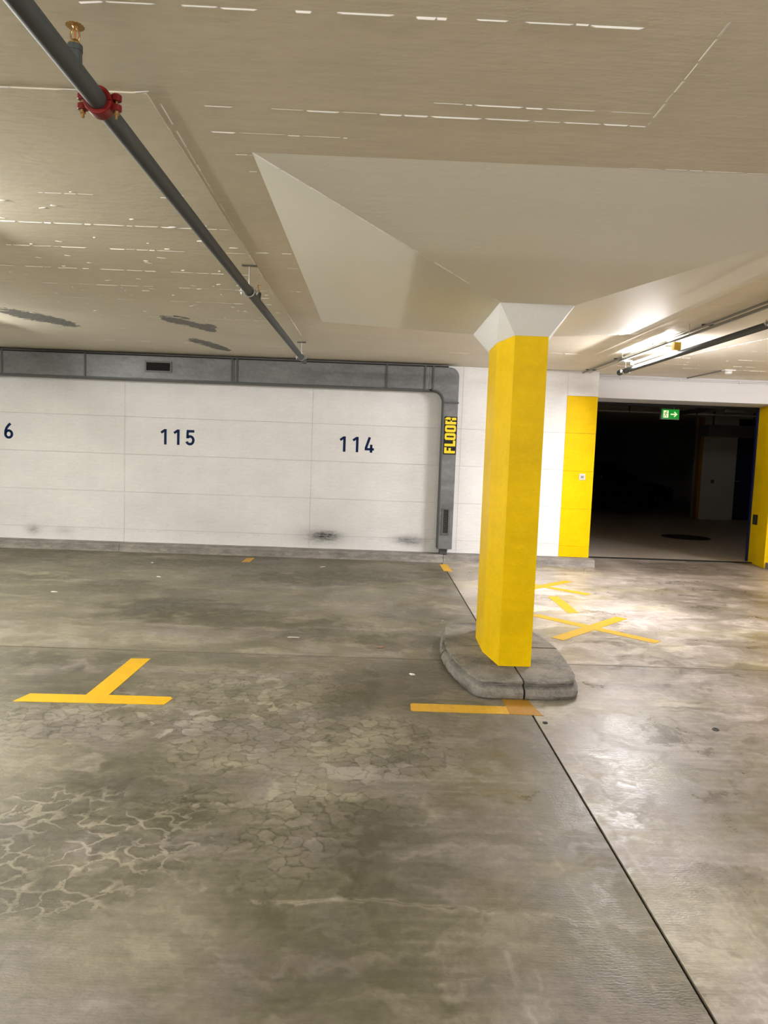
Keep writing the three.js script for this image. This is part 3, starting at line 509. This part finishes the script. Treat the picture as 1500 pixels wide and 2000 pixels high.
// ------------------------------------------------------------------ sprinkler pipes
const PY = 2.53;
function hanger(x, z, label, yTop = CEIL) {
  const h = tag(group('pipe_hanger', x, PY, z), label, 'pipe hanger');
  obj('rod', rod(V(0, 0.036, 0), V(0, yTop - PY - 0.006, 0), 0.0045, 8), mZinc, h);
  obj('ceiling_plate', [rbox(x > 0 ? -0.024 : -0.05, x > 0 ? 0.024 : 0.05, yTop - PY - 0.007, yTop - PY, -0.014, 0.014, 0.002, 1)], mMetalDark, h);
  const r = new THREE.TorusGeometry(0.0345, 0.0035, 6, 28); r.scale(1, 1, 4.2); obj('clamp', [r, rbox(-0.062, -0.034, -0.006, 0.006, -0.013, 0.013, 0.002, 1), rbox(0.034, 0.062, -0.006, 0.006, -0.013, 0.013, 0.002, 1)], mZinc, h);
  for (const s of [-1, 1]) obj('bolt', [rod(V(s * 0.05, -0.022, 0), V(s * 0.05, 0.026, 0), 0.004, 8), rod(V(s * 0.05, -0.016, 0), V(s * 0.05, -0.007, 0), 0.008, 6), rod(V(s * 0.05, 0.007, 0), V(s * 0.05, 0.015, 0), 0.008, 6)], mZinc, h);
  obj('nut', rod(V(0, 0.036, 0), V(0, 0.052, 0), 0.0095, 6), mZinc, h);
}
const mMetalDark = std({ color: lin(0.10, 0.10, 0.09), roughness: 0.5, metalness: 0.4 });
function sprinkler(z, pipe) {
  const s = group('sprinkler_head', 0, 0.028, z - 1.35, pipe); s.userData.label = 'brass upright sprinkler head';
  obj('stub', [rod(V(0, -0.006, 0), V(0, 0.04, 0), 0.019, 18), rod(V(0, 0.026, 0), V(0, 0.042, 0), 0.0205, 18)], mSteelGrey, s);
  obj('body', [rod(V(0, 0.042, 0), V(0, 0.047, 0), 0.0185, 6), rod(V(0, 0.047, 0), V(0, 0.056, 0), 0.014, 18, 0.009)], mBrass, s);
  const arm = new THREE.TubeGeometry(new THREE.CatmullRomCurve3([V(-0.009, 0.054, 0), V(-0.0125, 0.066, 0), V(-0.009, 0.08, 0), V(0, 0.089, 0), V(0.009, 0.08, 0), V(0.0125, 0.066, 0), V(0.009, 0.054, 0)]), 20, 0.0022, 6);
  obj('frame', arm, mBrass, s);
  obj('bulb', rod(V(0, 0.055, 0), V(0, 0.082, 0), 0.0032, 8), std({ color: lin(0.4, 0.16, 0.05), roughness: 0.2 }), s);
  const n = 16, tooth = []; for (let k = 0; k < n * 2; k++) { const a = k * Math.PI / n, r = k % 2 ? 0.0262 : 0.0235; tooth.push(new THREE.Vector2(r * Math.cos(a), r * Math.sin(a))); }
  const dg = new THREE.ExtrudeGeometry(new THREE.Shape(tooth), { depth: 0.0016, bevelEnabled: false }); dg.rotateX(-Math.PI / 2); dg.translate(0, 0.092, 0);
  obj('deflector', [dg, rod(V(0, 0.087, 0), V(0, 0.092, 0), 0.004, 10, 0.008)], mBrass, s);
}
{
  const X = -0.88, lp = tag(group('sprinkler_pipe', X, PY, 1.35), 'dark grey sprinkler pipe hung below the ceiling on the left, ending before the white wall', 'pipe');
  obj('pipe_length', rod(V(0, 0, 0.004), V(0, 0, 6.345), 0.029, 28), mSteelGrey, lp);
  obj('pipe_length', rod(V(0, 0, 6.35), V(0, 0, 13.4), 0.029, 28), mSteelGrey, lp);
  obj('end_cap', [rod(V(0, 0, 0), V(0, 0, 0.03), 0.0325, 24), rod(V(0, 0, -0.008), V(0, 0, 0), 0.026, 24, 0.0325)], mSteelGrey, lp);
  const cp = group('pipe_coupling', 0, 0, 7.70 - 1.35, lp); cp.userData.label = 'red two-part coupling with brass bolts';
  for (const s of [1, -1]) {                                           // upper and lower half shell, each with two lugs
    const prof = new THREE.Shape(); prof.absarc(0, 0, 0.0405, 0.06, Math.PI - 0.06, false); prof.absarc(0, 0, 0.0295, Math.PI - 0.06, 0.06, true);
    const g = new THREE.ExtrudeGeometry(prof, { depth: 0.038, bevelEnabled: true, bevelSize: 0.004, bevelThickness: 0.005, bevelSegments: 3, bevelOffset: -0.002, curveSegments: 24 }); g.translate(0, 0, -0.019);
    const lug = (k) => { const l = new THREE.Shape(); l.absarc(0, 0, 0.0115, 0, Math.PI * 2); const q = new THREE.ExtrudeGeometry(l, { depth: 0.013, bevelEnabled: true, bevelSize: 0.003, bevelThickness: 0.003, bevelSegments: 2 }); q.scale(1.15, 0.95, 1); q.rotateX(-Math.PI / 2); q.translate(k * 0.0505, 0.008, 0); return q; };
    const web = (k) => rbox(k * 0.043 - 0.010, k * 0.043 + 0.010, 0.005, 0.022, -0.010, 0.010, 0.004);
    const m = merge([g, lug(1), lug(-1), web(1), web(-1)]); if (s < 0) { m.scale(1, -1, 1); const p = m.attributes.position, nn = m.attributes.normal; for (const at of [p, nn, m.attributes.uv]) { const k = at.itemSize, a = at.array; for (let i = 0; i < a.length; i += 3 * k) for (let j = 0; j < k; j++) { const t = a[i + k + j]; a[i + k + j] = a[i + 2 * k + j]; a[i + 2 * k + j] = t; } } }
    obj('half_shell', m, mRed, cp);
  }
  for (const k of [1, -1]) obj('bolt', [rod(V(k * 0.051, -0.046, 0), V(k * 0.051, 0.026, 0), 0.0045, 10), rod(V(k * 0.051, -0.034, 0), V(k * 0.051, -0.024, 0), 0.0088, 6), rod(V(k * 0.051, 0.023, 0), V(k * 0.051, 0.028, 0), 0.0085, 12)], mBrass, cp);
  sprinkler(7.88, lp); sprinkler(4.73, lp);
  hanger(X, 5.1, 'threaded-rod hanger with clamp carrying the left pipe midway', CEIL - LOW); hanger(X, 1.72, 'threaded-rod hanger carrying the far end of the left pipe above the grey duct', CEIL - LOW);
}
{
  const X = 2.86, rp = tag(group('sprinkler_pipe', X, PY, 1.42), 'dark green-grey sprinkler pipe on the right, running below the glowing tube lamp', 'pipe');
  obj('pipe_length', rod(V(0, 0, 0.02), V(0, 0, 13.3), 0.027, 28), mSteelGrey, rp);
  obj('end_cap', [rod(V(0, 0, 0), V(0, 0, 0.03), 0.0325, 24), rod(V(0, 0, -0.008), V(0, 0, 0), 0.026, 24, 0.0325)], mSteelGrey, rp);
  hanger(X, 1.62, 'small pale hanger at the end of the right pipe'); hanger(X, 4.72, 'hanger rod of the right pipe at the picture edge');
}

// ------------------------------------------------------------------ lamps
const TY = 2.577;
function lamp(x, z, col, power, side, label, wide = 1) {                          // the body hangs beside the tube, above it
  const L = tag(group('tube_lamp', x, TY, z), label, 'lamp', 'fluorescent tube lamps below the ceiling');
  obj('body', rbox(side * 0.09 - 0.011, side * 0.09 + 0.011, 0.03, 0.068, -0.6, 0.6, 0.004), mLampBody, L);
  obj('tube', rod(V(0, 0, -0.545), V(0, 0, 0.545), 0.013, 20), mTube, L);
  for (const s of [-1, 1]) obj('lampholder', [rbox(-0.016, 0.016, -0.018, 0.02, s * 0.56 - 0.014, s * 0.56 + 0.014, 0.004), rbox(Math.min(0, side * 0.09), Math.max(0, side * 0.09), 0.016, 0.034, s * 0.56 - 0.01, s * 0.56 + 0.01, 0.003)], mWhitePlastic, L);
  obj('end_box', rbox(-0.034, 0.034, -0.022, 0.055, 0.585, 0.655, 0.006), mAmber, L).userData.label = 'amber end box';
  for (const [nx, ny, k] of [[wide, -1, 1.0], [-wide, -1, 1.0], [1, 1, 0.35 * wide], [-1, 1, 0.35 * wide]]) {
    const a = new THREE.RectAreaLight(col, LAMP * power * k, 0.02, 1.09), l = Math.hypot(nx, ny);
    a.position.set(x + nx / l * 0.0145, TY + ny / l * 0.0145, z); a.up.set(0, 0, 1); a.lookAt(x + nx / l, TY + ny / l, z); a.name = 'tube_light'; scene.add(a);
  }
}
TUBES.forEach(([x, z, c, k, d, w], i) => lamp(x, z, c, k, d, ['glowing fluorescent tube with an amber end box under the right-hand rail', 'fluorescent tube at the right behind the camera', 'fluorescent tube just left of the frame near the camera', 'fluorescent tube at the left behind the camera', 'fluorescent tube over the far left bays by the wall', 'fluorescent tube at the far left beside the camera', 'added unseen tube right of the frame, brightening the floor and hall'][i], w));
for (const [x, z0, label] of [[2.698, 1.85, 'thin light rail carrying the glowing tube lamp on the right'], [-2.675, 5.8, 'light rail left of the frame carrying tube lamps'], [-4.375, 2.2, 'light rail over the far left bays'], [7.325, 2.3, 'added unseen light rail right of the frame']]) {
  const t = tag(group('light_rail', x, 2.596, z0), label, 'rail');
  obj('rail', rbox(-0.012, 0.012, 0, 0.016, 0, 13 - z0, 0.003), mRail, t);
  for (let z = 0.12; z < 12 - z0; z += 1.7) obj('drop_rod', rod(V(0, 0.015, z), V(0, CEIL - 2.596, z), 0.003, 6), mZinc, t);
}
{ // pair of cable conduits along the ceiling
  const c = tag(group('cable_conduit', 2.83, 2.682, -0.28), 'pair of thin grey conduits along the ceiling above the right-hand lamp', 'conduit');
  obj('conduit', rod(V(0, 0, 0), V(-0.06, 0, 13), 0.010, 12), mRail, c); obj('conduit', rod(V(0.10, 0.002, 0), V(0.08, 0.002, 13), 0.009, 12), mWhitePlastic, c);
  for (let z = 0.5; z < 13; z += 1.15) obj('clip', rbox(-0.03, 0.115, 0.008, 0.022, z, z + 0.02, 0.003, 1), mMetalDark, c);
}
{
  const c = tag(group('cable_conduit', 3.09, 2.662, -0.272), 'white conduit with clips along the top of the wall over the opening', 'conduit');
  obj('conduit', rod(V(0, 0, 0), V(4.6, 0, 0), 0.012, 12), mLampBody, c);
  for (let x = 0.35; x < 4.4; x += 0.85) obj('clip', rbox(x, x + 0.022, -0.017, 0.017, -0.029, 0.016, 0.003, 1), mLampBody, c);
}
{
  const d = tag(group('smoke_detector', 4.5, CEIL, 0.72), 'small white smoke detector box on the ceiling right of the lamp', 'detector');
  obj('base', rbox(-0.07, 0.07, -0.016, 0, -0.05, 0.05, 0.005), mWhitePlastic, d); obj('head', new THREE.LatheGeometry([[0, -0.058], [0.03, -0.056], [0.042, -0.045], [0.047, -0.016], [0, -0.016]].map((q) => new THREE.Vector2(...q)), 24), mWhitePlastic, d);
  obj('feed_conduit', rod(V(-0.06, -0.01, 0), V(-0.1, -0.01, -1.0), 0.008, 8), mRail, d);
}

// ------------------------------------------------------------------ opening: switch, sensor, gate frame, sill
{
  const s = tag(group('wall_switch', 2.902, 1.245, 0.0), 'small white key switch on the yellow wall strip beside the opening', 'switch');
  obj('plate', rbox(-0.043, 0.043, -0.043, 0.043, 0, 0.012, 0.005), mWhitePlastic, s); obj('insert', rbox(-0.027, 0.027, -0.027, 0.027, 0.011, 0.016, 0.003), std({ color: lin(0.5, 0.49, 0.46), roughness: 0.4 }), s);
  obj('key_cylinder', [rod(V(-0.006, 0, 0.015), V(-0.006, 0, 0.022), 0.009, 16), rod(V(0.012, 0, 0.015), V(0.012, 0, 0.02), 0.005, 12)], mMetalDark, s);
}
{
  const s = tag(group('gate_sensor', 5.80, 0.6, -0.74), 'small black sensor box on the yellow jamb at the right edge', 'sensor');
  obj('housing', rbox(-0.035, 0.001, 0, 0.15, -0.045, 0.045, 0.008), mBlack, s); obj('lens', rbox(-0.038, -0.033, 0.08, 0.13, -0.025, 0.025, 0.002), std({ color: lin(0.02, 0.02, 0.025), roughness: 0.15 }), s);
}
{
  const d = struct(group('door_1'));
  obj('door_frame', box(5.838, 5.87, 0, 2.4, -1.05, -1.002), std({ color: lin(0.004, 0.009, 0.06), roughness: 0.4 }), d);
  obj('door_frame', box(3.05, 3.11, 0, 2.4, -1.08, -1.002), mBlack, d);
  obj('door_sill', rbox(3.06, 5.85, -0.01, 0.012, -0.86, -0.79, 0.004), mBlack, d);
  obj('door_head', rbox(3.06, 5.82, 2.345, 2.47, -1.2, -1.002, 0.01), mBlack, d);
  obj('door_track', [rbox(3.2, 3.25, 2.40, 2.45, -3.6, -1.2, 0.005), rbox(5.5, 5.55, 2.36, 2.43, -3.6, -1.2, 0.005), rbox(5.28, 5.7, 2.325, 2.36, -1.45, -1.1, 0.006)], mBlack, d);
  obj('drive_unit', rbox(5.35, 5.68, 2.29, 2.345, -1.35, -1.05, 0.01), mBlack, d);
}

// ------------------------------------------------------------------ dark hall behind the opening
const mHall = std({ color: lin(0.66, 0.635, 0.58), roughness: 0.85 });
struct(obj('wall_hall_left', box(-6.3, -6, 0, CEIL, -30, -0.42), mHall)); struct(obj('wall_hall_right', box(12, 12.3, 0, CEIL, -30, -0.3), mHall)); struct(obj('wall_hall_back', box(-6.3, 12.3, 0, CEIL, -30.3, -30), mHall));
struct(obj('wall_hall_front', box(8, 12, 0, CEIL, -1.0, -0.3), mHall));
{
  const w = struct(group('wall_hall_pier')); obj('pier', box(8.69, 9.6, 0, CEIL, -9.5, -9), mHall, w); obj('corner_strip', box(8.61, 8.688, 0, CEIL, -9.2, -8.99), std({ color: lin(0.42, 0.2, 0.01), roughness: 0.6 }), w);
  obj('pier', box(10.6, 12, 0, CEIL, -9.5, -9), mHall, w);
  const d = struct(group('door_2')); obj('door_leaf', rbox(9.6, 10.6, 0, 2.1, -9.3, -9.22, 0.006), std({ color: lin(0.01, 0.02, 0.075), roughness: 0.5 }), d); obj('door_frame', [box(9.6, 9.64, 0, 2.14, -9.22, -9.15), box(10.56, 10.6, 0, 2.14, -9.22, -9.15), box(9.6, 10.6, 2.1, 2.14, -9.22, -9.15), box(9.6, 10.6, 2.14, CEIL, -9.5, -9.2)], mBlack, d); obj('handle', [rod(V(9.7, 1.05, -9.2), V(9.7, 1.05, -9.15), 0.01, 8), rod(V(9.7, 1.05, -9.15), V(9.82, 1.05, -9.15), 0.01, 8)], mZinc, d);
  const sw = tag(group('light_switch', 9.0, 1.02, -9), 'tiny grey switch on the pale pier inside the dark hall', 'switch'); obj('plate', rbox(-0.045, 0.045, -0.045, 0.045, 0, 0.012, 0.004), std({ color: lin(0.12, 0.12, 0.12), roughness: 0.5 }), sw); obj('rocker', rbox(-0.025, 0.025, -0.025, 0.025, 0.011, 0.017, 0.003), mMetalDark, sw);
  const man = tag(group('manhole_cover', 6.3, 0, -4.25), 'round dark brown manhole cover in the floor of the dark hall', 'manhole cover'); obj('lid', rod(V(0, 0.0005, 0), V(0, 0.004, 0), 0.44, 40), std({ color: lin(0.03, 0.018, 0.010), roughness: 0.85 }), man); const ring = new THREE.TorusGeometry(0.455, 0.012, 6, 44); ring.rotateX(Math.PI / 2); ring.scale(1, 0.4, 1); ring.translate(0, 0.002, 0); obj('rim', ring, std({ color: lin(0.05, 0.035, 0.025), roughness: 0.8 }), man);
  const hd = tag(group('hall_duct', 7.6, 2.12, -6.4), 'rectangular sheet-metal duct under the ceiling deep in the dark hall', 'duct'); obj('trunk', uvm(rbox(0, 1.4, 0, 0.26, -0.5, 0, 0.01)), mDuct, hd); for (const x of [0.2, 1.15]) obj('hanger', rbox(x, x + 0.03, 0.25, CEIL - 2.12, -0.27, -0.24, 0.004), mMetalDark, hd);
  for (const [z, y, n] of [[-3.4, 2.6, 'pale pipe across the ceiling of the dark hall behind the exit sign'], [-6.0, 2.58, 'second dim pipe across the ceiling deeper in the dark hall']]) { const p = tag(group('hall_pipe', 1.6, y, z), n, 'pipe'); obj('pipe_length', rod(V(0, 0, 0), V(10.2, 0, 0), 0.018, 12), mWhitePlastic, p); for (let x = 1; x < 10; x += 1.5) obj('clip', rbox(x, x + 0.025, -0.022, CEIL - y, -0.022, 0.022, 0.003, 1), mMetalDark, p); }
}
{ // exit sign
  const e = tag(group('exit_sign', 4.885, 2.29, -2.0), 'small green emergency exit sign with a running figure and an arrow pointing right', 'sign');
  const cv = document.createElement('canvas'); cv.width = 512; cv.height = 270; const k = cv.getContext('2d');
  k.fillStyle = '#0b8a2b'; k.fillRect(0, 0, 512, 270); k.fillStyle = '#f2f7c0'; k.fillRect(48, 30, 150, 206);
  k.strokeStyle = '#0a5a1c'; k.lineCap = 'round'; k.lineJoin = 'round'; k.lineWidth = 20;
  const line = (...p) => { k.beginPath(); k.moveTo(p[0], p[1]); for (let i = 2; i < p.length; i += 2) k.lineTo(p[i], p[i + 1]); k.stroke(); };
  k.fillStyle = '#0a5a1c'; k.beginPath(); k.arc(146, 56, 17, 0, 7); k.fill(); line(132, 88, 110, 148); k.lineWidth = 14; line(130, 90, 92, 96, 76, 124); line(132, 92, 152, 122, 178, 118); line(110, 148, 146, 170, 140, 214); line(108, 148, 92, 188, 56, 200);
  k.strokeStyle = k.fillStyle = '#f2f7c0'; k.lineWidth = 34; k.lineCap = 'butt'; line(262, 136, 410, 136); k.lineWidth = 30; k.lineJoin = 'miter'; line(372, 66, 448, 136, 372, 206);
  const tex = new THREE.CanvasTexture(cv); tex.colorSpace = THREE.SRGBColorSpace;
  obj('housing', rbox(-0.155, 0.155, -0.09, 0.09, -0.03, 0.03, 0.006), std({ color: lin(0.22, 0.24, 0.22), roughness: 0.5 }), e);
  const face = new THREE.PlaneGeometry(0.285, 0.155); face.translate(0, 0, 0.0312); obj('pictogram', face, std({ color: 0x000000, emissive: 0xffffff, emissiveMap: tex, emissiveIntensity: 0.42, roughness: 0.5 }), e);
  obj('bracket', [rod(V(0.07, 0.088, 0), V(0.07, CEIL - 2.29, 0), 0.008, 10), rbox(0.03, 0.11, CEIL - 2.305, CEIL - 2.29, -0.03, 0.03, 0.004)], mWhitePlastic, e);
}
{ // parked car, almost lost in the dark
  const car = tag(group('parked_car', 6.6, 0, -11.5), 'dark car parked deep in the unlit hall, only glints of it showing', 'car');
  const side = (pts, d, b) => { const s = new THREE.Shape(); s.moveTo(...pts[0]); s.splineThru(pts.slice(1).map((q) => new THREE.Vector2(...q))); const g = new THREE.ExtrudeGeometry(s, { depth: d, bevelEnabled: true, bevelSize: b, bevelThickness: b, bevelOffset: -b, bevelSegments: 3, curveSegments: 40 }); g.translate(0, 0, -d / 2); g.rotateY(-Math.PI / 2); return g; };
  const paint = phy({ color: lin(0.008, 0.008, 0.01), roughness: 0.3, clearcoat: 1, clearcoatRoughness: 0.05 });
  obj('body', side([[2.05, 0.35], [2.08, 0.6], [1.9, 0.78], [1.0, 0.92], [-1.0, 0.96], [-1.95, 0.92], [-2.08, 0.6], [-2.0, 0.3], [-1.0, 0.22], [1.0, 0.22], [2.05, 0.35]], 1.62, 0.1), paint, car);
  obj('cabin', side([[1.05, 0.9], [0.45, 1.3], [0.0, 1.42], [-0.9, 1.43], [-1.5, 1.25], [-1.9, 0.9], [1.05, 0.9]], 1.3, 0.14), phy({ color: lin(0.01, 0.011, 0.012), roughness: 0.08 }), car);
  obj('roof', side([[0.3, 1.36], [0.0, 1.44], [-0.9, 1.45], [-1.3, 1.36], [0.3, 1.36]], 1.2, 0.02), paint, car);
  for (const s of [-1, 1]) {
    for (const z of [-1.28, 1.3]) { const w = rod(V(s * 0.62, 0.32, z), V(s * 0.84, 0.32, z), 0.32, 28); obj('wheel', [w, rod(V(s * 0.84, 0.32, z), V(s * 0.85, 0.32, z), 0.2, 20)], mBlack, car); }
    obj('headlight', (() => { const g = new THREE.SphereGeometry(1, 18, 12); g.scale(0.2, 0.075, 0.1); g.translate(s * 0.6, 0.68, 1.98); return g; })(), phy({ color: lin(0.1, 0.1, 0.1), roughness: 0.06, metalness: 0.4 }), car);
    obj('mirror', rbox(s * 0.93 - 0.09, s * 0.93 + 0.09, 0.95, 1.08, 0.72, 0.82, 0.03), paint, car);
  }
  car.rotation.y = 0.75;
  obj('number_plate', rbox(-0.26, 0.26, 0.42, 0.53, 2.07, 2.095, 0.004), std({ color: lin(0.06, 0.06, 0.06), roughness: 0.5 }), car); obj('grille', rbox(-0.35, 0.35, 0.56, 0.68, 2.02, 2.075, 0.01), mBlack, car);
}

// ------------------------------------------------------------------ litter
{
  function leaf(x, z, s, turn, mat, label) {
    const sh = new THREE.Shape([[-1, 0], [-0.55, 0.22], [-0.3, 0.2], [-0.1, 0.5], [0.1, 0.28], [0.45, 0.42], [0.5, 0.18], [1, 0.05], [0.55, -0.1], [0.4, -0.4], [0.12, -0.24], [-0.15, -0.48], [-0.32, -0.2], [-0.6, -0.22]].map((q) => new THREE.Vector2(q[0] * s, q[1] * s)));
    const g = new THREE.ExtrudeGeometry(sh, { depth: 0.0015, bevelEnabled: false }); g.rotateX(-Math.PI / 2); const p = g.attributes.position; for (let i = 0; i < p.count; i++) p.setY(i, p.getY(i) + 0.002 + 0.25 * s * (p.getX(i) / s * 0.6) ** 2 + 0.12 * s * Math.abs(p.getZ(i) / s)); g.computeVertexNormals(); g.rotateY(turn);
    const o = tag(group('fallen_leaf', x, 0, z), label, 'leaf'); obj('blade', g, mat, o); obj('stalk', rod(V(0.95 * s * Math.cos(turn), 0.012, -0.95 * s * Math.sin(turn)), V(1.7 * s * Math.cos(turn + 0.3), 0.004, -1.7 * s * Math.sin(turn + 0.3)), 0.0012, 5), mat, o);
  }
  leaf(0.092, 4.61, 0.036, 0.4, std({ color: lin(0.42, 0.24, 0.12), roughness: 0.8 }), 'small dry orange-brown leaf on the floor left of the column');
  leaf(0.70, 5.44, 0.03, 2.2, std({ color: lin(0.10, 0.06, 0.035), roughness: 0.85 }), 'curled dark leaf caught at the edge of the column plinth');
  const paper = std({ color: lin(0.78, 0.76, 0.72), roughness: 0.7 });
  function scrap(x, z, a, b, turn, label, mat = paper) { const g = new ConvexGeometry([[-a, 0.0005, -b], [a, 0.0005, -b * 0.7], [a * 0.9, 0.0005, b], [-a * 0.8, 0.0005, b * 0.8], [-a * 0.6, 0.008, -b * 0.4], [a * 0.7, 0.006, 0], [0, 0.01, b * 0.5]].map((q) => V(...q))); g.rotateY(turn); const m = obj('paper_scrap', uvm(g), mat); m.position.set(x, 0, z); tag(m, label, 'litter'); }
  scrap(0.303, 5.25, 0.018, 0.02, 0.3, 'small white crumpled scrap on the floor left of the plinth front');
  scrap(-3.12, 2.98, 0.035, 0.008, 0.1, 'thin white scrap on the dark floor at the far left'); scrap(-2.39, 1.99, 0.03, 0.01, -0.2, 'white cigarette end on the floor below number 115');
  scrap(-2.75, 1.05, 0.016, 0.01, 0.5, 'tiny white scrap nearest the wall kerb at the left'); scrap(-0.62, 0.92, 0.05, 0.015, 0.9, 'pale twisted strip of paper on the floor below number 114', std({ color: lin(0.45, 0.42, 0.38), roughness: 0.8 }));
  scrap(-0.6, 4.4, 0.05, 0.012, 0.1, 'pale flat shred on the floor behind the cross joint', std({ color: lin(0.5, 0.46, 0.4), roughness: 0.8 })); scrap(0.66, 3.66, 0.012, 0.012, 0.3, 'tiny grey crumb on the floor behind the plinth', std({ color: lin(0.4, 0.38, 0.34), roughness: 0.8 }));
  const r = new THREE.TorusGeometry(0.016, 0.0035, 8, 24); r.rotateX(Math.PI / 2); const w = obj('washer', r, mMetalDark); w.position.set(1.979, 0.0036, 6.087); tag(w, 'small dark metal ring lying on the floor at the right', 'ring');
  const b = obj('floor_stud', rod(V(0, 0, 0), V(0, 0.004, 0), 0.014, 16), mBlack); b.position.set(1.016, 0, 6.064); tag(b, 'round black stud in the floor just in front of the plinth', 'stud');
}

renderer.render(scene, camera);
